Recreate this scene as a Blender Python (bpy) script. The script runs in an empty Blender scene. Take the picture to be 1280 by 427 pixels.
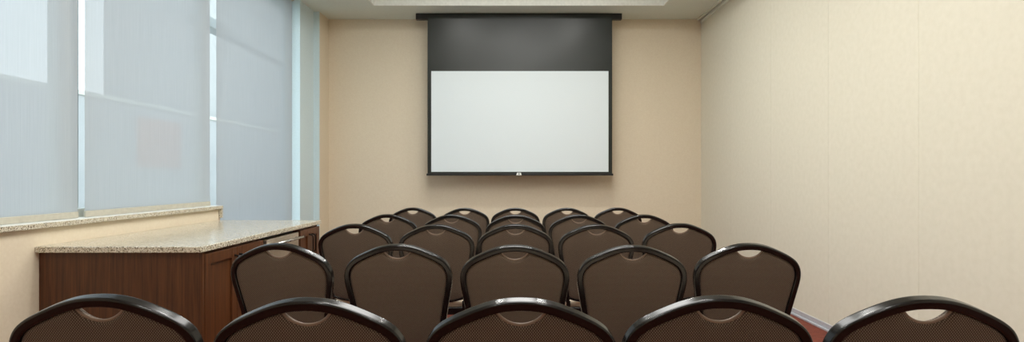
import bpy, bmesh, math, random
from mathutils import Vector, Matrix

random.seed(7)
scene = bpy.context.scene
COL = scene.collection

# ------------------------------------------------------------------ geometry constants (metres)
EYE = 1.165            # camera height
F = 690.0              # focal length in pixels of the 1280 px wide frame
XL, XR = -2.40, 2.40   # inner faces of side walls
YB = 7.01              # screen wall
YR = -4.60             # wall behind the camera
ZC = 3.175             # ceiling


def s2l(c):
    c = c / 255.0
    return c / 12.92 if c <= 0.04045 else ((c + 0.055) / 1.055) ** 2.4


def rgb(r, g, b):
    return (s2l(r), s2l(g), s2l(b), 1.0)


# ------------------------------------------------------------------ materials
def new_mat(name):
    m = bpy.data.materials.new(name)
    m.use_nodes = True
    nt = m.node_tree
    p = nt.nodes['Principled BSDF']
    return m, nt, p


def coords(nt, scale=(1, 1, 1)):
    tc = nt.nodes.new('ShaderNodeTexCoord')
    mp = nt.nodes.new('ShaderNodeMapping')
    mp.inputs['Scale'].default_value = scale
    nt.links.new(tc.outputs['Object'], mp.inputs['Vector'])
    return mp.outputs['Vector']


def ramp(nt, fac, stops):
    r = nt.nodes.new('ShaderNodeValToRGB')
    el = r.color_ramp.elements
    while len(el) < len(stops):
        el.new(0.5)
    for e, (pos, c) in zip(el, stops):
        e.position = pos
        e.color = c
    nt.links.new(fac, r.inputs['Fac'])
    return r.outputs['Color']


def noise(nt, vec, scale, detail=3.0, rough=0.5):
    n = nt.nodes.new('ShaderNodeTexNoise')
    n.inputs['Scale'].default_value = scale
    n.inputs['Detail'].default_value = detail
    n.inputs['Roughness'].default_value = rough
    nt.links.new(vec, n.inputs['Vector'])
    return n.outputs['Fac']


def bump(nt, p, h, strength, dist=0.002):
    b = nt.nodes.new('ShaderNodeBump')
    b.inputs['Strength'].default_value = strength
    b.inputs['Distance'].default_value = dist
    nt.links.new(h, b.inputs['Height'])
    nt.links.new(b.outputs['Normal'], p.inputs['Normal'])


def mat_paint(name, c1, c2, rough=0.75, scale=60, bstr=0.12):
    m, nt, p = new_mat(name)
    v = coords(nt)
    n = noise(nt, v, scale, 4)
    nt.links.new(ramp(nt, n, [(0.3, c1), (0.7, c2)]), p.inputs['Base Color'])
    p.inputs['Roughness'].default_value = rough
    p.inputs['Specular IOR Level'].default_value = 0.3
    bump(nt, p, noise(nt, v, scale * 5, 2), bstr, 0.001)
    return m


def mat_simple(name, c, rough=0.5, metal=0.0, spec=0.5, var=0.06, scale=40):
    m, nt, p = new_mat(name)
    v = coords(nt)
    n = noise(nt, v, scale, 3)
    c1 = tuple(x * (1 - var) for x in c[:3]) + (1,)
    c2 = tuple(min(1, x * (1 + var)) for x in c[:3]) + (1,)
    nt.links.new(ramp(nt, n, [(0.3, c1), (0.7, c2)]), p.inputs['Base Color'])
    p.inputs['Roughness'].default_value = rough
    p.inputs['Metallic'].default_value = metal
    p.inputs['Specular IOR Level'].default_value = spec
    return m


def mat_wood(name):
    m, nt, p = new_mat(name)
    v = coords(nt, (38, 38, 1.6))
    n = noise(nt, v, 1.6, 6, 0.62)
    v2 = coords(nt, (160, 160, 3))
    n2 = noise(nt, v2, 1.0, 3)
    mx = nt.nodes.new('ShaderNodeMath')
    mx.operation = 'MULTIPLY_ADD'
    nt.links.new(n2, mx.inputs[0])
    mx.inputs[1].default_value = 0.35
    nt.links.new(n, mx.inputs[2])
    col = ramp(nt, mx.outputs[0], [(0.42, rgb(48, 25, 11)), (0.62, rgb(74, 41, 19)), (0.85, rgb(94, 55, 28))])
    nt.links.new(col, p.inputs['Base Color'])
    p.inputs['Roughness'].default_value = 0.42
    p.inputs['Specular IOR Level'].default_value = 0.4
    return m


def mat_stone(name):
    m, nt, p = new_mat(name)
    v = coords(nt)
    vo = nt.nodes.new('ShaderNodeTexVoronoi')
    vo.inputs['Scale'].default_value = 240
    nt.links.new(v, vo.inputs['Vector'])
    sep = nt.nodes.new('ShaderNodeSeparateColor')
    nt.links.new(vo.outputs['Color'], sep.inputs['Color'])
    col = ramp(nt, sep.outputs['Red'], [(0.0, rgb(70, 58, 44)), (0.16, rgb(96, 82, 62)), (0.22, rgb(184, 174, 152)),
                                        (0.7, rgb(200, 193, 174)), (0.9, rgb(222, 218, 204))])
    nt.links.new(col, p.inputs['Base Color'])
    p.inputs['Roughness'].default_value = 0.16
    p.inputs['Specular IOR Level'].default_value = 1.0
    return m


def mat_floor(name):
    m, nt, p = new_mat(name)
    v = coords(nt, (6, 40, 6))
    n = noise(nt, v, 1.6, 5, 0.6)
    v2 = coords(nt)
    n2 = noise(nt, v2, 240, 2)
    mx = nt.nodes.new('ShaderNodeMath')
    mx.operation = 'MULTIPLY_ADD'
    nt.links.new(n2, mx.inputs[0])
    mx.inputs[1].default_value = 0.3
    nt.links.new(n, mx.inputs[2])
    col = ramp(nt, mx.outputs[0], [(0.4, rgb(74, 30, 19)), (0.65, rgb(112, 48, 31)), (0.85, rgb(132, 64, 42))])
    nt.links.new(col, p.inputs['Base Color'])
    p.inputs['Roughness'].default_value = 0.8
    bump(nt, p, n2, 0.5, 0.003)
    return m


def mat_fabric(name, base, speck, amount=0.55, pitch=0.006):
    """woven upholstery: staggered pale dots on a dark ground"""
    m, nt, p = new_mat(name)
    tc = nt.nodes.new('ShaderNodeTexCoord')
    sp = nt.nodes.new('ShaderNodeSeparateXYZ')
    nt.links.new(tc.outputs['Object'], sp.inputs[0])

    def wave(sock, per, shear=None):
        a = nt.nodes.new('ShaderNodeMath'); a.operation = 'MULTIPLY'
        nt.links.new(sock, a.inputs[0]); a.inputs[1].default_value = 2 * math.pi / per
        c = nt.nodes.new('ShaderNodeMath'); c.operation = 'COSINE'
        nt.links.new(a.outputs[0], c.inputs[0])
        return c.outputs[0]
    pr = nt.nodes.new('ShaderNodeMath'); pr.operation = 'MULTIPLY'
    nt.links.new(wave(sp.outputs['X'], pitch), pr.inputs[0])
    nt.links.new(wave(sp.outputs['Z'], pitch * 1.25), pr.inputs[1])
    mr = nt.nodes.new('ShaderNodeMapRange')
    mr.inputs['From Min'].default_value = 0.25
    mr.inputs['From Max'].default_value = 0.85
    nt.links.new(pr.outputs[0], mr.inputs['Value'])
    am = nt.nodes.new('ShaderNodeMath'); am.operation = 'MULTIPLY'
    nt.links.new(mr.outputs[0], am.inputs[0]); am.inputs[1].default_value = amount
    mix = nt.nodes.new('ShaderNodeMix'); mix.data_type = 'RGBA'
    nt.links.new(am.outputs[0], mix.inputs[0])
    mix.inputs[6].default_value = base
    mix.inputs[7].default_value = speck
    nt.links.new(mix.outputs[2], p.inputs['Base Color'])
    p.inputs['Roughness'].default_value = 0.85
    p.inputs['Specular IOR Level'].default_value = 0.25
    p.inputs['Sheen Weight'].default_value = 0.12
    p.inputs['Sheen Roughness'].default_value = 0.5
    bump(nt, p, pr.outputs[0], 0.35, 0.0012)
    return m


def mat_blind(name):
    """sun-screen roller fabric: scatters daylight through, with a little open weave"""
    m = bpy.data.materials.new(name)
    m.use_nodes = True
    nt = m.node_tree
    nt.nodes.clear()
    out = nt.nodes.new('ShaderNodeOutputMaterial')
    v = coords(nt, (30, 220, 3))
    n = noise(nt, v, 1.0, 3)
    col = ramp(nt, n, [(0.3, (0.42, 0.46, 0.50, 1)), (0.7, (0.46, 0.50, 0.54, 1))])
    df = nt.nodes.new('ShaderNodeBsdfDiffuse')
    tl = nt.nodes.new('ShaderNodeBsdfTranslucent')
    tp = nt.nodes.new('ShaderNodeBsdfTransparent')
    nt.links.new(col, df.inputs['Color'])
    nt.links.new(col, tl.inputs['Color'])
    m1 = nt.nodes.new('ShaderNodeMixShader'); m1.inputs[0].default_value = 0.265
    nt.links.new(df.outputs[0], m1.inputs[1]); nt.links.new(tl.outputs[0], m1.inputs[2])
    m2 = nt.nodes.new('ShaderNodeMixShader'); m2.inputs[0].default_value = 0.125
    nt.links.new(m1.outputs[0], m2.inputs[1]); nt.links.new(tp.outputs[0], m2.inputs[2])
    nt.links.new(m2.outputs[0], out.inputs['Surface'])
    return m


def mat_glass(name):
    m = bpy.data.materials.new(name)
    m.use_nodes = True
    nt = m.node_tree
    nt.nodes.clear()
    out = nt.nodes.new('ShaderNodeOutputMaterial')
    tp = nt.nodes.new('ShaderNodeBsdfTransparent'); tp.inputs['Color'].default_value = (0.93, 0.97, 0.97, 1)
    gl = nt.nodes.new('ShaderNodeBsdfGlossy'); gl.inputs['Roughness'].default_value = 0.02
    mx = nt.nodes.new('ShaderNodeMixShader')
    mx.inputs[0].default_value = 0.06
    nt.links.new(tp.outputs[0], mx.inputs[1]); nt.links.new(gl.outputs[0], mx.inputs[2])
    nt.links.new(mx.outputs[0], out.inputs['Surface'])
    return m


M = dict(
    wall=mat_paint('beige_wall_paint', rgb(216, 203, 180), rgb(221, 209, 187)),
    panel=mat_paint('partition_vinyl', rgb(214, 210, 193), rgb(219, 215, 199), 0.7, 25, 0.2),
    window_tint_wall=mat_paint('white_paint_window_tint', rgb(204, 222, 228), rgb(210, 228, 234)),  # white with the blue of the window light put into the colour
    ceiling=mat_paint('ceiling_paint', rgb(212, 219, 211), rgb(217, 224, 216), 0.85),
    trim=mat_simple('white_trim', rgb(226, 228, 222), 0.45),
    track=mat_simple('grey_track_metal', rgb(222, 226, 216), 0.45, 0.0),
    slot=mat_simple('dark_slot', rgb(30, 32, 30), 0.6),
    alu=mat_simple('pale_aluminium', rgb(196, 202, 210), 0.35, 0.3),
    floor=mat_floor('red_brown_floor'),
    stone=mat_stone('speckled_stone'),
    wood=mat_wood('dark_walnut'),
    shadow_gap=mat_simple('dark_reveal', rgb(24, 15, 11), 0.8),
    handle=mat_simple('dark_bronze_metal', rgb(28, 22, 20), 0.35, 0.6),
    steel=mat_simple('brushed_steel', rgb(200, 186, 168), 0.32, 0.75),
    chrome=mat_simple('bright_steel', rgb(220, 222, 220), 0.18, 0.95),
    plastic=mat_simple('black_plastic', rgb(26, 24, 23), 0.5),
    rail=mat_simple('black_gloss_metal', rgb(13, 11, 11), 0.2, 0.0, 0.42, 0.05),
    fabric=mat_fabric('brown_dotted_fabric', rgb(74, 61, 51), rgb(176, 158, 138), 0.62),
    piping=mat_simple('taupe_piping', rgb(132, 112, 96), 0.55),
    seat=mat_simple('cream_seat_fabric', rgb(224, 208, 186), 0.8, 0, 0.2),
    blind=mat_blind('sunscreen_blind_fabric'),
    hem=mat_simple('beige_hem', rgb(184, 180, 166), 0.6),
    frame=mat_simple('window_frame_paint', rgb(206, 204, 192), 0.5),
    glass=mat_glass('window_glass'),
    case=mat_simple('black_screen_case', rgb(16, 16, 16), 0.45),
    drop=mat_simple('black_screen_cloth', rgb(21, 27, 22), 0.36, 0, 0.45),
    white=mat_paint('white_screen_cloth', rgb(212, 222, 226), rgb(216, 225, 229), 0.6, 200, 0.05),
    tab=mat_simple('white_tab', rgb(232, 234, 232), 0.4),
    tabgrey=mat_simple('grey_tab', rgb(140, 146, 146), 0.4),
    facade=mat_simple('pale_facade', rgb(180, 178, 176), 0.9, 0, 0.2, 0.06, 1.2),
    brick=mat_simple('brick_facade', rgb(190, 140, 122), 0.9, 0, 0.2, 0.2, 6),
    street=mat_simple('street_paving', rgb(160, 160, 158), 0.9, 0, 0.2, 0.1, 2),
)


# ------------------------------------------------------------------ mesh helpers
def link(name, bm, mat, parent=None, smooth=False, loc=None):
    me = bpy.data.meshes.new(name)
    bmesh.ops.recalc_face_normals(bm, faces=bm.faces)
    if smooth:
        for f in bm.faces:
            f.smooth = True
    bm.to_mesh(me)
    bm.free()
    mats = mat if isinstance(mat, (list, tuple)) else [mat]
    for k in mats:
        me.materials.append(k)
    o = bpy.data.objects.new(name, me)
    COL.objects.link(o)
    if parent:
        o.parent = parent
    if loc:
        o.location = loc
    return o


def box(bm, x0, x1, y0, y1, z0, z1, bevel=0.0, mi=0, seg=2):
    vs = [bm.verts.new((x, y, z)) for x in (x0, x1) for y in (y0, y1) for z in (z0, z1)]
    idx = [(0, 1, 3, 2), (4, 6, 7, 5), (0, 4, 5, 1), (2, 3, 7, 6), (0, 2, 6, 4), (1, 5, 7, 3)]
    fs = [bm.faces.new([vs[i] for i in q]) for q in idx]
    for f in fs:
        f.material_index = mi
    if bevel > 0:
        es = list({e for f in fs for e in f.edges})
        r = bmesh.ops.bevel(bm, geom=es, offset=bevel, segments=seg, profile=0.5, affect='EDGES')
        for f in r['faces']:
            f.material_index = mi
            f.smooth = False


def rrect(w, h, r, n=4):
    """rounded rectangle section, w along first axis, h along second"""
    pts = []
    for cx, cy, a0 in ((w / 2 - r, h / 2 - r, 0), (-w / 2 + r, h / 2 - r, 90), (-w / 2 + r, -h / 2 + r, 180), (w / 2 - r, -h / 2 + r, 270)):
        for k in range(n + 1):
            a = math.radians(a0 + 90 * k / n)
            pts.append((cx + r * math.cos(a), cy + r * math.sin(a)))
    out = []                       # a support point near each end of every flat keeps the flats flat when shaded smooth
    for i, p in enumerate(pts):
        out.append(p)
        q = pts[(i + 1) % len(pts)]
        if (i + 1) % (n + 1) == 0:
            for t in (0.12, 0.88):
                out.append((p[0] + (q[0] - p[0]) * t, p[1] + (q[1] - p[1]) * t))
    return out


def circ(r, n=10):
    return [(r * math.cos(2 * math.pi * k / n), r * math.sin(2 * math.pi * k / n)) for k in range(n)]


def sweep(bm, path, section, side, cap=True):
    """sweep a section along a path; section's 2nd axis follows 'side'"""
    side = Vector(side).normalized()
    rings = []
    n = len(path)
    for i, p in enumerate(path):
        t = (path[min(i + 1, n - 1)] - path[max(i - 1, 0)]).normalized()
        b = (side - t * side.dot(t)).normalized()
        a = t.cross(b)
        rings.append([bm.verts.new(p + a * s[0] + b * s[1]) for s in section])
    m = len(section)
    for i in range(n - 1):
        for k in range(m):
            f = bm.faces.new((rings[i][k], rings[i][(k + 1) % m], rings[i + 1][(k + 1) % m], rings[i + 1][k]))
            f.smooth = True
    if cap:
        bm.faces.new(rings[0][::-1])
        bm.faces.new(rings[-1])


def catmull(pts, per=6):
    out = []
    P = [pts[0]] + list(pts) + [pts[-1]]
    for i in range(1, len(P) - 2):
        p0, p1, p2, p3 = P[i - 1], P[i], P[i + 1], P[i + 2]
        for k in range(per):
            t = k / per
            out.append(tuple(0.5 * (2 * b + (c - a) * t + (2 * a - 5 * b + 4 * c - d) * t * t + (3 * b - a - 3 * c + d) * t ** 3)
                             for a, b, c, d in zip(p0, p1, p2, p3)))
    out.append(tuple(pts[-1]))
    return out


def empty(name, loc, label=None, cat=None, group=None, rz=0.0):
    o = bpy.data.objects.new(name, None)
    o.empty_display_size = 0.1
    COL.objects.link(o)
    o.location = loc
    o.rotation_euler = (0, 0, rz)
    tag(o, label, cat, group)
    return o


def tag(o, label=None, cat=None, group=None, kind=None):
    if label: o['label'] = label
    if cat: o['category'] = cat
    if group: o['group'] = group
    if kind: o['kind'] = kind
    return o


def structure(name, bm, mat, label, cat, parent=None):
    o = link(name, bm, mat, parent)
    return tag(o, label, cat, None, 'structure')


# ------------------------------------------------------------------ room shell
bm = bmesh.new()
box(bm, -2.75, 2.6, YR - 0.15, YB + 0.15, -0.12, 0)
structure('floor', bm, M['floor'], 'red brown floor with fine streaks under the chairs', 'floor')

TX0, TX1, TY0, TY1 = -1.62, 1.78, -0.6, 6.45     # recessed ceiling tray
bm = bmesh.new()
box(bm, -2.75, TX0, YR - 0.15, YB + 0.15, ZC, ZC + 0.34)
box(bm, TX1, 2.6, YR - 0.15, YB + 0.15, ZC, ZC + 0.34)
box(bm, TX0, TX1, TY1, YB + 0.15, ZC, ZC + 0.34)
box(bm, TX0, TX1, YR - 0.15, TY0, ZC, ZC + 0.34)
box(bm, TX0 - 0.1, TX1 + 0.1, TY0 - 0.1, TY1 + 0.1, ZC + 0.28, ZC + 0.36)
structure('ceiling', bm, M['ceiling'], 'pale grey ceiling with a recessed tray in the middle', 'ceiling')

bm = bmesh.new()       # slim pale bead round the tray's lower edge
e = 0.018
box(bm, TX0, TX1, TY1 - 0.012, TY1 + 0.004, ZC - 0.004, ZC + 0.28, 0.002)
box(bm, TX0 - 0.004, TX0 + 0.012, TY0, TY1 - 0.012, ZC - 0.004, ZC + 0.28, 0.002)
box(bm, TX1 - 0.012, TX1 + 0.004, TY0, TY1 - 0.012, ZC - 0.004, ZC + 0.28, 0.002)
structure('trim_1', bm, M['trim'], 'white band lining the inner edge of the ceiling tray', 'trim')

bm = bmesh.new()
box(bm, -2.75, 2.6, YB, YB + 0.15, 0, ZC)
structure('wall_back', bm, M['wall'], 'beige painted wall behind the projection screen', 'wall')

bm = bmesh.new()
box(bm, -2.75, 2.6, YR - 0.15, YR, 0, ZC)
structure('wall_front', bm, M['wall'], 'beige wall behind the viewer', 'wall')

# right wall: a folding partition made of tall panels
bm = bmesh.new()
box(bm, XR + 0.03, XR + 0.12, YR, YB, 0, ZC)
wr = structure('wall_right', bm, M['panel'], 'cream operable partition wall of tall seamed panels', 'wall')
yy = YB - 0.96
edges = [YB]
while yy > YR:
    edges.append(yy)
    yy -= 0.93
edges.append(YR)
for a, b in zip(edges[:-1], edges[1:]):
    bm = bmesh.new()
    box(bm, XR, XR + 0.031, b + 0.0006, a - 0.0006, 0.03, ZC - 0.02, 0.0018)
    link('wall_panel', bm, M['panel'], wr)

bm = bmesh.new()
box(bm, XR - 0.006, XR + 0.03, YR, YB, 0.018, 0.058, 0.003)
box(bm, XR - 0.018, XR + 0.03, YR, YB, 0.0, 0.018, 0.004)
structure('baseboard_right', bm, M['alu'], 'pale metal bottom seal along the partition wall', 'baseboard')

bm = bmesh.new()       # head track of the partition
box(bm, XR - 0.055, XR - 0.024, YR, YB, ZC - 0.016, ZC, 0.003)
box(bm, XR - 0.010, XR + 0.03, YR, YB, ZC - 0.016, ZC, 0.003)
box(bm, XR - 0.010, XR + 0.03, YR, YB, ZC - 0.055, ZC - 0.02, 0.003)
box(bm, XR - 0.026, XR - 0.008, YR, YB, ZC - 0.004, ZC + 0.0, 0, 1)
structure('trim_2', bm, [M['track'], M['slot']], 'grey ceiling track with a dark slot above the partition', 'trim')

# left wall: low wall under the sill, solid wall behind the viewer, pier at the screen wall
LOW_END = 4.50
bm = bmesh.new()
box(bm, -2.56, -2.38, YR, LOW_END, 0, 0.912)
box(bm, -2.56, -2.38, YR, 1.72, 0.912, ZC)
box(bm, -2.60, -2.33, 6.70, YB, 0, ZC)
structure('wall_left', bm, M['wall'], 'beige low wall under the window sill and corner pier', 'wall')

bm = bmesh.new()
box(bm, -2.60, -2.40, 6.25, 6.685, 0, ZC)
box(bm, -2.60, -2.335, 6.685, 6.70, 0, ZC)  # thin facing that gives the pier's front the window-light tint
structure('trim_3', bm, M['window_tint_wall'], 'white wall return between last blind and corner pier with window light in its colour', 'wall return')

bm = bmesh.new()       # stone sill with a stone end that turns down to the counter
box(bm, -2.475, -2.352, 1.72, LOW_END, 0.912, 0.937, 0.003)
box(bm, -2.44, -2.356, LOW_END - 0.022, LOW_END + 0.002, 0.84, 0.9125, 0.002)
sill = structure('trim_4', bm, M['stone'], 'speckled stone window sill over the low wall', 'window sill')
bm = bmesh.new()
box(bm, -2.475, -2.3545, 1.72, LOW_END - 0.001, 0.9372, 0.9395, 0.001)  # added strip, its white is the window's reflection on the stone
link('sill_sheen_strip', bm, M['trim'], sill)


def window(n, y0, y1, z0, label):
    bm = bmesh.new()
    xa, xb, w = -2.565, -2.505, 0.045
    box(bm, xa, xb, y0, y1, z0, z0 + 0.05, 0.003)
    box(bm, xa, xb, y0, y1, ZC - 0.06, ZC, 0.003)
    box(bm, xa, xb, y0, y0 + w, z0 + 0.05, ZC - 0.06, 0.003)
    box(bm, xa, xb, y1 - w, y1, z0 + 0.05, ZC - 0.06, 0.003)
    w_ = structure('window_%d' % n, bm, M['frame'], label, 'window')
    bm = bmesh.new()
    box(bm, -2.540, -2.532, y0 + w - 0.008, y1 - w + 0.008, z0 + 0.042, ZC - 0.052)
    link('pane', bm, M['glass'], w_)
    return w_


window(1, 1.72, 3.09, 0.937, 'tall window behind the blind nearest the viewer')
window(2, 3.09, 4.49, 0.937, 'tall window behind the middle blind above the sill')
window(3, 4.50, 6.25, 0.02, 'full height window behind the blind beyond the sill')


def blind(y0, y1, z0, label):
    r = empty('roller_blind', (-2.435, (y0 + y1) / 2, z0), label, 'blind', 'roller blinds on the left wall')
    hw = (y1 - y0) / 2
    bm = bmesh.new()
    nz, ny = 12, 24
    g = []
    for k in range(nz + 1):
        z = 0.003 + (ZC - z0 - 0.033) * k / nz
        g.append([bm.verts.new((0.0016 * math.sin(j * 1.7) * math.sin(k * 0.8), -hw + 2 * hw * j / ny, z)) for j in range(ny + 1)])
    for k in range(nz):
        for j in range(ny):
            bm.faces.new((g[k][j], g[k][j + 1], g[k + 1][j + 1], g[k + 1][j]))
    link('blind_fabric', bm, M['blind'], r, True)
    bm = bmesh.new()
    box(bm, -0.006, 0.006, -hw, hw, -0.031, 0.004, 0.003)
    link('hem_bar', bm, M['hem'], r)
    bm = bmesh.new()
    cz = ZC - z0 - 0.032
    sweep(bm, [Vector((0, -hw, cz)), Vector((0, hw, cz))], circ(0.028, 16), (1, 0, 0))
    link('roller_tube', bm, M['hem'], r)
    return r


blind(1.80, 3.095, 0.972, 'grey sunscreen roller blind nearest the viewer at the left edge')
blind(3.145, 4.45, 0.972, 'middle grey sunscreen roller blind hanging above the stone sill')
blind(4.545, 6.11, 0.05, 'long sunscreen roller blind behind far end of stone counter')

# ------------------------------------------------------------------ outside the windows
bm = bmesh.new()
box(bm, -40, -2.62, -30, 70, -0.4, -0.15)
structure('ground', bm, M['street'], 'grey paved street outside the windows', 'ground')

bm = bmesh.new()
box(bm, -2.76, -2.72, 3.345, 3.47, -0.15, 5.0, 0.01)
structure('trim_5', bm, M['facade'], 'slim facade pilaster outside the first window', 'pilaster')
bm = bmesh.new()
box(bm, -3.70, -3.52, 6.3, 9.6, 2.93, 3.05, 0.01)
structure('trim_6', bm, M['facade'], 'facade beam outside the last window', 'beam')

b = empty('building', (-17, 16, -0.15), 'low flat roofed building across the street seen through the blinds', 'building')
bm = bmesh.new()
box(bm, -3, 3, -14, 30, 0, 4.0)
link('wall', bm, M['facade'], b)
bm = bmesh.new()
box(bm, -3.1, 3.06, -14.1, 30.1, 4.0, 4.16, 0.02)
link('roof_edge', bm, M['frame'], b)
bm = bmesh.new()
box(bm, 2.98, 3.03, 4.6, 7.3, 1.7, 3.6, 0.01)
link('brick_panel', bm, M['brick'], b)
b = empty('building', (-26, 60.2, -0.15), 'tall pale building rising behind the low one outside', 'building')
bm = bmesh.new()
box(bm, -3, 3, -21, 30, 0, 24)
link('wall', bm, M['facade'], b)
bm = bmesh.new()
box(bm, -3.2, 3.2, -21.2, 30.2, 24, 24.5, 0.05)
link('roof', bm, M['frame'], b)

# ------------------------------------------------------------------ projection screen
SY = 6.80
SX = (649.5 - 640) / F * SY


def px(x, y, d):
    return ((x - 640) / F * d, EYE - (y - 222) / F * d)


scr = empty('projection_screen', (SX, SY, 1.17), 'white projection screen with black drop lowered in front of the beige wall', 'projection screen')
bm = bmesh.new()
x0, _ = px(520.5, 0, SY); x1, _ = px(776.5, 0, SY)
box(bm, x0 - SX, x1 - SX, -0.05, 0.015, ZC - 0.072 - 1.17, ZC - 1.17, 0.004)
link('case', bm, M['case'], scr)
xl = px(535.5, 0, SY)[0] - SX
xr = px(764, 0, SY)[0] - SX
wl = px(540, 0, SY)[0] - SX
wr_ = px(759.5, 0, SY)[0] - SX
z_top = px(0, 90, SY)[1] - 1.17
z_bot = px(0, 214.6, SY)[1] - 1.17
z_bar = px(0, 216.5, SY)[1] - 1.17
z_end = px(0, 219.2, SY)[1] - 1.17


def cloth(x0, x1, z0, z1, y, amp, nx=40, nz=30):
    """a hanging sheet with slight tension ripples, 3 mm thick"""
    bm = bmesh.new()
    for s in (0, 1):
        g = []
        for k in range(nz + 1):
            v = k / nz
            row = []
            for j in range(nx + 1):
                u = j / nx
                w = amp * math.sin(v * math.pi) * (math.sin(u * 9 + v * 2) * 0.6 + math.sin(u * 17 - v * 4) * 0.4)
                row.append(bm.verts.new((x0 + (x1 - x0) * u, y + w + s * 0.003, z0 + (z1 - z0) * v)))
            g.append(row)
        for k in range(nz):
            for j in range(nx):
                bm.faces.new((g[k][j], g[k][j + 1], g[k + 1][j + 1], g[k + 1][j]))
    return bm


link('black_drop', cloth(xl, xr, z_top - 0.001, ZC - 0.004 - 1.17, -0.063, 0.0035), M['drop'], scr, True)
bm = bmesh.new()
box(bm, xl, wl, -0.0645, -0.0605, z_bot, z_top)
box(bm, wr_, xr, -0.0645, -0.0605, z_bot, z_top)
box(bm, xl, xr, -0.0645, -0.0605, z_bar - 0.004, z_bot)
link('black_border', bm, M['drop'], scr)
bm = bmesh.new()
box(bm, wl, wr_, -0.0635, -0.0605, z_bot, z_top)
link('viewing_surface', bm, M['white'], scr)
bm = bmesh.new()
box(bm, xl - 0.004, xr + 0.004, -0.074, -0.052, z_end, z_bar, 0.004)
bar = link('bottom_bar', bm, M['case'], scr)
for s in (xl - 0.012, xr):
    bm = bmesh.new()
    box(bm, s, s + 0.012, -0.076, -0.050, z_end - 0.002, z_bar - 0.002, 0.003)
    link('end_cap', bm, M['plastic'], bar)
bm = bmesh.new()       # small pale pull tab
tx = px(648.6, 0, SY)[0] - SX
v = [(-0.032, 0.0), (0.032, 0.0), (0.024, 0.030), (-0.024, 0.030)]
f0 = [bm.verts.new((tx + a, -0.079, z_end + 0.004 + c)) for a, c in v]
f1 = [bm.verts.new((tx + a, -0.0738, z_end + 0.004 + c)) for a, c in v]
bm.faces.new(f0); bm.faces.new(f1[::-1])
for k in range(4):
    bm.faces.new((f0[k], f1[k], f1[(k + 1) % 4], f0[(k + 1) % 4]))
tabo = link('pull_tab', bm, M['tab'], scr)
bm = bmesh.new()
box(bm, tx - 0.010, tx + 0.010, -0.0805, -0.0788, z_end + 0.011, z_end + 0.027, 0.0006)
link('tab_slot', bm, M['tabgrey'], tabo)

# ------------------------------------------------------------------ counter and cabinets on the left
CX0, CX1 = -2.378, -1.575          # back and front faces of the carcasses
CZ = 0.822 - 0.031                 # underside of the stone
CY0, CY1 = 2.775, 4.46


def front_door(parent, y0, y1, z0, z1, x, hinge_handle):
    """framed door facing +X: stiles and rails round a sunk panel, with a vertical bar pull"""
    bm = bmesh.new()
    t, w = 0.020, 0.055
    box(bm, x, x + t, y0, y0 + w, z0, z1, 0.002)
    box(bm, x, x + t, y1 - w, y1, z0, z1, 0.002)
    box(bm, x, x + t, y0 + w, y1 - w, z1 - w, z1, 0.002)
    box(bm, x, x + t, y0 + w, y1 - w, z0, z0 + w, 0.002)
    box(bm, x, x + 0.009, y0 + w, y1 - w, z0 + w, z1 - w)
    d = link('door', bm, M['wood'], parent)
    hy = y1 - 0.026 if hinge_handle > 0 else y0 + 0.026
    bm = bmesh.new()
    xo = x + t
    path = catmull([(xo - 0.001, hy, z1 - 0.185), (xo + 0.020, hy, z1 - 0.180), (xo + 0.030, hy, z1 - 0.165), (xo + 0.031, hy, z1 - 0.115),
                    (xo + 0.030, hy, z1 - 0.065), (xo + 0.020, hy, z1 - 0.050), (xo - 0.001, hy, z1 - 0.045)], 4)
    sweep(bm, [Vector(p) for p in path], circ(0.0055, 8), (0, 1, 0))
    link('handle', bm, M['handle'], d, True)


def cabinet(y0, y1, label, near=False):
    r = empty('base_cabinet', (0, 0, 0), label, 'cabinet', 'walnut base cabinets under the stone counter')
    r.location = (CX0, y0, 0)
    ox, oy = CX0, y0
    bm = bmesh.new()
    box(bm, 0, CX1 - ox - 0.001, 0.0, y1 - oy, 0.09, CZ)
    link('carcass', bm, M['wood'], r)
    bm = bmesh.new()
    box(bm, 0.0, CX1 - ox - 0.06, 0.03, y1 - oy - 0.03, 0.0, 0.09)
    link('plinth', bm, M['shadow_gap'], r)
    if near:
        bm = bmesh.new()
        box(bm, 0.0, CX1 - ox + 0.019, -0.018, -0.0005, 0.0, CZ, 0.0015)
        link('end_panel', bm, M['wood'], r)
    mid = (y0 + y1) / 2
    for a, b_, h in ((y0 + 0.003, mid - 0.0015, 1), (mid + 0.0015, y1 - 0.003, -1)):
        front_door(r, a - oy, b_ - oy, 0.10, CZ - 0.014, CX1 - ox, h)
    return r


cabinet(CY0 + 0.018, 3.455, 'dark walnut cabinet at the near end of the counter', True)
cabinet(4.055, CY1, 'dark walnut cabinet at the far end of the counter by the pier')

ap = empty('undercounter_appliance', (CX0, 3.462, 0), 'steel fronted undercounter appliance with bar handle between the walnut cabinets', 'appliance')
w = 4.048 - 3.462
bm = bmesh.new()
box(bm, 0.02, CX1 - CX0 - 0.03, 0.004, w - 0.004, 0.05, CZ - 0.006, 0.004)
link('body', bm, M['plastic'], ap)
bm = bmesh.new()
box(bm, CX1 - CX0 - 0.028, CX1 - CX0 + 0.016, 0.05, w - 0.012, 0.10, CZ - 0.022, 0.004)
dr = link('door', bm, M['steel'], ap)
bm = bmesh.new()
xo = CX1 - CX0 + 0.016
hz = CZ - 0.055
sweep(bm, [Vector((xo + 0.038, 0.07, hz)), Vector((xo + 0.038, w - 0.03, hz))], circ(0.010, 12), (1, 0, 0))
for q in (0.11, w - 0.07):
    sweep(bm, [Vector((xo - 0.001, q, hz)), Vector((xo + 0.038, q, hz))], circ(0.007, 10), (0, 0, 1))
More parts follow.
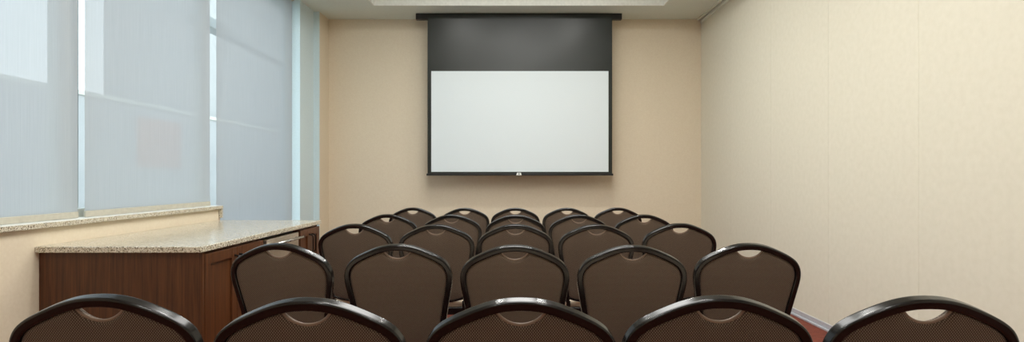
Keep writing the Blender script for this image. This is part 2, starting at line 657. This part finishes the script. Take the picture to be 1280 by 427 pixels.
link('handle', bm, M['chrome'], dr, True)
for q in (0.06, w - 0.06):
    for xx in (0.08, CX1 - CX0 - 0.10):
        bm = bmesh.new()
        sweep(bm, [Vector((xx, q, 0)), Vector((xx, q, 0.052))], circ(0.02, 12), (1, 0, 0))
        link('foot', bm, M['plastic'], ap)

bm = bmesh.new()
box(bm, -2.378, -1.549, 2.750, 4.485, CZ, CZ + 0.031, 0.004)
co = link('countertop', bm, M['stone'])
tag(co, 'speckled stone countertop on the walnut cabinets below the windows', 'countertop')

# ------------------------------------------------------------------ banquet chairs
LEAN = math.radians(12)
ZB = 0.43                                   # where the back meets the seat
S_TOP = (0.896 - ZB) / math.cos(LEAN)
NB = Vector((0, -math.cos(LEAN), -math.sin(LEAN)))   # back face normal (towards the viewer)


def on_back(u, s, off=0.0):
    """point on the leaning back plane: u across, s up the plane, off towards the rear"""
    return Vector((u, -math.sin(LEAN) * s, ZB + math.cos(LEAN) * s)) + NB * off


half = [(0, 0), (0.03, 0.0016), (0.06, 0.0070), (0.09, 0.0165), (0.12, 0.0292), (0.15, 0.0438), (0.172, 0.0568), (0.190, 0.0715), (0.203, 0.089),
        (0.2118, 0.110), (0.2155, 0.135), (0.214, 0.165), (0.207, 0.21), (0.196, 0.275), (0.183, 0.36), (0.170, 0.44), (0.166, S_TOP)]
half = catmull([(u * 1.02, d) for u, d in half], 5)
outer = [(-u, S_TOP - d) for u, d in reversed(half[1:])] + [(u, S_TOP - d) for u, d in half]   # left foot -> top -> right foot


def inset(poly, d):
    out = []
    n = len(poly)
    for i, p in enumerate(poly):
        a, b = poly[max(i - 1, 0)], poly[min(i + 1, n - 1)]
        tx, ty = b[0] - a[0], b[1] - a[1]
        l = math.hypot(tx, ty)
        out.append((p[0] + ty / l * d, p[1] - tx / l * d))
    return out


RW, RD = 0.0235, 0.031                        # rail face width and depth
centre = inset(outer, RW / 2)
inner = inset(outer, RW - 0.003)


def low_s(u):                                # U-shaped lower edge of the back
    return 0.004 + 0.028 * min(1.0, abs(u) / 0.16) ** 2.2


def build_panel():
    # upper boundary of the upholstery, from the rail's inner edge, and the scooped hand hole
    top_i = max(range(len(inner)), key=lambda i: inner[i][0])
    umax = inner[top_i][0]
    mid_i = len(inner) // 2
    up = inner[mid_i:top_i + 1]
    dn = inner[top_i:]

    def interp(tab, u):
        for a, b in zip(tab[:-1], tab[1:]):
            lo, hi = min(a[0], b[0]), max(a[0], b[0])
            if lo <= u <= hi and hi > lo:
                return a[1] + (b[1] - a[1]) * (u - a[0]) / (b[0] - a[0])
        return tab[-1][1] if abs(u - tab[-1][0]) < abs(u - tab[0][0]) else tab[0][1]

    hw, hd = 0.056, 0.033
    s_hole = interp(up, 0.0)
    R = (hw * hw + hd * hd) / (2 * hd)

    def vtop(u):
        u = abs(u)
        v = interp(up, min(u, umax))
        if u < hw:
            arc = interp(up, hw) + (R - hd) - math.sqrt(R * R - u * u) - 0.0
            v = min(v, arc)
        return v

    def vbot(u):
        u = abs(u)
        side = interp(dn, u) if u >= dn[-1][0] else -1
        return max(low_s(u), side) if u >= dn[-1][0] else low_s(u)

    us = []
    N = 72
    for j in range(N + 1):
        us.append(-umax * math.cos(math.pi * j / N) * 0.9999)
    us = sorted(us + [-hw, hw, -hw * 0.985, hw * 0.985, -hw * 0.94, hw * 0.94])
    outline = []
    for u in us:
        outline.append((u, vtop(u)))
    for u in reversed(us):
        outline.append((u, vbot(u)))
    segs = list(zip(outline, outline[1:] + outline[:1]))

    def dist(p):
        best = 9
        for a, b in segs:
            dx, dy = b[0] - a[0], b[1] - a[1]
            l2 = dx * dx + dy * dy
            t = 0 if l2 == 0 else max(0, min(1, ((p[0] - a[0]) * dx + (p[1] - a[1]) * dy) / l2))
            best = min(best, math.hypot(p[0] - a[0] - dx * t, p[1] - a[1] - dy * t))
        return best

    bm = bmesh.new()
    NV = 44
    grids = [[], []]
    for u in us:
        c0, c1 = [], []
        t, b = vtop(u), vbot(u)
        if t < b: t = b + 1e-5
        for k in range(NV + 1):
            v = b + (t - b) * (0.5 - 0.5 * math.cos(math.pi * k / NV))
            d = dist((u, v)) if 0 < k < NV else 0.0
            e1 = 1 - math.exp(-d / 0.0035)
            e2 = 1 - math.exp(-d / 0.05)
            c0.append(bm.verts.new(on_back(u, v, 0.0105 * e1 + 0.007 * e2)))
            c1.append(bm.verts.new(on_back(u, v, -0.014 * e1 - 0.026 * e2)))
        grids[0].append(c0); grids[1].append(c1)
    for g in grids:
        for i in range(len(us) - 1):
            for k in range(NV):
                bm.faces.new((g[i][k], g[i + 1][k], g[i + 1][k + 1], g[i][k + 1]))
    bmesh.ops.remove_doubles(bm, verts=bm.verts, dist=0.00002)
    bmesh.ops.dissolve_degenerate(bm, edges=bm.edges, dist=0.00001)
    arc = [(u, vtop(u)) for u in [-hw + 2 * hw * k / 28 for k in range(29)]]
    return bm, arc


def make_chair():
    r = empty('banquet_chair', (0, 0, 0))
    bm = bmesh.new()
    sweep(bm, [on_back(u, s) for u, s in centre], rrect(RW, RD, 0.0058, 4), NB)
    link('back_frame', bm, M['rail'], r)
    bm = bmesh.new()
    ub = centre[-1][0] + 0.006
    sweep(bm, [on_back(-ub + 2 * ub * k / 24, low_s(-ub + 2 * ub * k / 24)) for k in range(25)], rrect(0.018, 0.026, 0.007, 3), NB)
    link('lower_rail', bm, M['rail'], r)
    bm, arc = build_panel()
    p = link('back_cushion', bm, M['fabric'], r, True)
    bm = bmesh.new()
    sweep(bm, [on_back(u, s - 0.001, 0.002) for u, s in arc], circ(0.0042, 10), NB)
    link('piping', bm, M['piping'], p)
    # seat cushion: rounded slab, slightly wider at the front and crowned
    bm = bmesh.new()
    NA = 48
    rings = []
    prof = [(0.0, -0.8, 0), (0.93, -1.0, 0), (1.0, -0.7, 0), (1.0, 0.35, 0), (0.975, 0.72, 0), (0.90, 0.95, 0), (0.6, 1.12, 0), (0.0, 1.2, 0)]
    yc, dy, dx, zc, dz = 0.235, 0.218, 0.205, 0.415, 0.024
    for k, (q, h, _) in enumerate(prof):
        ring = []
        for j in range(NA):
            a = 2 * math.pi * j / NA
            c, s = math.cos(a), math.sin(a)
            n = 0.36
            ex = math.copysign(abs(c) ** n, c); ey = math.copysign(abs(s) ** n, s)
            yv = ey * dy * q
            ring.append(bm.verts.new((ex * dx * q * (1 + 0.09 * yv / dy), yc + yv, zc + h * dz + 0.028 * (yv + dy) / (2 * dy) * 1.0)) if q > 0 else None)
        rings.append(ring)
    cb = bm.verts.new((0, yc, zc - 0.9 * dz + 0.014)); ct = bm.verts.new((0, yc, zc + 1.2 * dz + 0.014))
    for a, b in zip(rings[1:-2], rings[2:-1]):
        for j in range(NA):
            bm.faces.new((a[j], a[(j + 1) % NA], b[(j + 1) % NA], b[j]))
    for j in range(NA):
        bm.faces.new((cb, rings[1][(j + 1) % NA], rings[1][j]))
        bm.faces.new((ct, rings[-2][j], rings[-2][(j + 1) % NA]))
    link('seat', bm, M['seat'], r, True)
    bm = bmesh.new()
    fz0, fz1 = 0.352, 0.396
    for x in (-0.170, 0.146):
        box(bm, x, x + 0.024, 0.0, 0.405, fz0, fz1, 0.004)
    box(bm, -0.146, 0.146, 0.385, 0.407, fz0, fz1, 0.004)
    box(bm, -0.146, 0.146, 0.003, 0.025, fz0, fz1, 0.004)
    link('seat_frame', bm, M['rail'], r)
    for s in (-1, 1):
        bm = bmesh.new()         # rear leg carries the back rail down and splays to the rear
        path = catmull([(s * 0.153, 0.0, ZB + 0.002), (s * 0.154, 0.006, 0.38), (s * 0.160, -0.006, 0.30), (s * 0.170, -0.045, 0.15), (s * 0.180, -0.085, 0.0)], 5)
        sweep(bm, [Vector(q) for q in path], rrect(RW, RD * 0.8, 0.008, 3), (0, 1, 0.2))
        link('leg', bm, M['rail'], r)
        bm = bmesh.new()
        path = catmull([(s * 0.158, 0.392, 0.384), (s * 0.163, 0.400, 0.25), (s * 0.172, 0.418, 0.0)], 6)
        sweep(bm, [Vector(q) for q in path], rrect(0.024, 0.024, 0.007, 3), (0, 1, 0))
        link('leg', bm, M['rail'], r)
    bm = bmesh.new()
    sweep(bm, [Vector((-0.164, 0.404, 0.22)), Vector((0.164, 0.404, 0.22))], circ(0.008, 10), (0, 0, 1))
    link('stretcher', bm, M['rail'], r)
    bm = bmesh.new()
    sweep(bm, [Vector((-0.166, -0.028, 0.215)), Vector((0.166, -0.028, 0.215))], circ(0.008, 10), (0, 0, 1))
    link('stretcher', bm, M['rail'], r)
    return r


def dup(root):
    c = root.copy(); COL.objects.link(c)
    for ch in root.children:
        d = ch.copy(); COL.objects.link(d); d.parent = c
        for g in ch.children:
            h = g.copy(); COL.objects.link(h); h.parent = d
    return c


# where the crown of each chair's top rail shows in the photograph; its distance follows from its height
ROWS = [
    ('nearest row', [(130, 369.0, 0.3), (386, 373.4, 0.0), (651, 373.3, 0.0), (898, 370.5, 0.0), (1154, 371.2, -0.4)]),
    ('second row from the viewer', [(350.5, 304.8, -6.5), (497.5, 305.8, 0.0), (643.5, 306.9, 0.0), (790.5, 307.2, 0.0), (935, 304.9, 0.5)]),
    ('third row from the viewer', [(444, 280.6, -2.0), (545.5, 281.2, 0.0), (644.2, 281.0, 0), (745.5, 281.2, 0.0), (849.5, 279.9, 0.5)]),
    ('fourth row from the viewer', [(485, 268.5, -1.5), (564.5, 269.0, 0.8), (644.5, 269.3, 0), (723.5, 269.1, -0.6), (804.7, 268.9, 1.0)]),
    ('farthest row under the screen', [(516.3, 260.2, -1.0), (581, 260.6, 0.3), (644.2, 260.5, 0), (708.7, 260.5, 0), (772, 260.2, 1.0)]),
]
SEATS = ['chair at the left end', 'second chair from the left', 'centre chair', 'second chair from the right', 'chair at the right end']
proto = make_chair()
first = True
apex = on_back(0, S_TOP, -RD / 2)
for rname, cols in ROWS:
    for (xp, yp, rz), sname in zip(cols, SEATS):
        c = proto if first else dup(proto)
        first = False
        d = F * (EYE - apex.z + 0.0052) / (yp - 222.6)
        a = math.radians(rz)
        c.location = ((xp - 640) / F * d + apex.y * math.sin(a), d - apex.y * math.cos(a), 0)
        c.rotation_euler = (0, 0, a)
        tag(c, 'brown upholstered banquet %s of the %s' % (sname, rname), 'chair', 'banquet chairs set out in five rows')

# ------------------------------------------------------------------ light
w = bpy.data.worlds.new('World')
scene.world = w
w.use_nodes = True
nt = w.node_tree
bg = nt.nodes['Background']
tc = nt.nodes.new('ShaderNodeTexCoord')
sp = nt.nodes.new('ShaderNodeSeparateXYZ')
nt.links.new(tc.outputs['Generated'], sp.inputs[0])
cr = nt.nodes.new('ShaderNodeValToRGB')
cr.color_ramp.elements[0].position = 0.0
cr.color_ramp.elements[0].color = (0.92, 0.97, 1.0, 1)
cr.color_ramp.elements[1].position = 0.9
cr.color_ramp.elements[1].color = (0.68, 0.86, 1.0, 1)
nt.links.new(sp.outputs['Z'], cr.inputs['Fac'])
nt.links.new(cr.outputs['Color'], bg.inputs['Color'])
bg.inputs['Strength'].default_value = 3.0


def lamp(name, loc, size, power, color=(1.0, 0.93, 0.82), size_y=None, spread=None):
    l = bpy.data.lights.new(name, 'AREA')
    l.energy = power
    l.color = color
    if size_y:
        l.shape = 'RECTANGLE'; l.size = size; l.size_y = size_y
    else:
        l.shape = 'DISK'; l.size = size
    if spread: l.spread = math.radians(spread)
    o = bpy.data.objects.new(name, l)
    o.location = loc
    COL.objects.link(o)
    return o


for y in (5.15, 3.0, 0.8):
    for x in (-0.75, 0.9):
        lamp('tray_downlight', (x, y, ZC + 0.27), 0.16, 15, (1.0, 0.99, 0.945))
lamp('tray_light', (0.08, 2.8, ZC + 0.272), 1.0, 128, (1.0, 0.995, 0.962), 5.0)
for y in (-1.7, -3.5):
    for x in (-1.1, 1.1):
        lamp('rear_fill_light', (x, y, ZC - 0.01), 0.16, 14, (1.0, 0.99, 0.945))  # unseen fill added behind the camera to lift the dark front-row fabric

# ------------------------------------------------------------------ camera
cam = bpy.data.cameras.new('camera')
cam.sensor_fit = 'HORIZONTAL'
cam.sensor_width = 36
cam.lens = F / 1280 * 36
cam.shift_y = (222 - 213.5) / 1280
cam.clip_start = 0.02
co = bpy.data.objects.new('camera', cam)
co.location = (0, 0, EYE)
co.rotation_euler = (math.radians(90), 0, 0)
COL.objects.link(co)
scene.camera = co

vs = scene.view_settings
vs.view_transform = 'Standard'
vs.look = 'None'
vs.gamma = 1
vs.exposure = 0
vs.use_curve_mapping = False
scene.cycles.use_denoising = True
scene.cycles.max_bounces = 10
scene.cycles.diffuse_bounces = 6
scene.cycles.transparent_max_bounces = 12
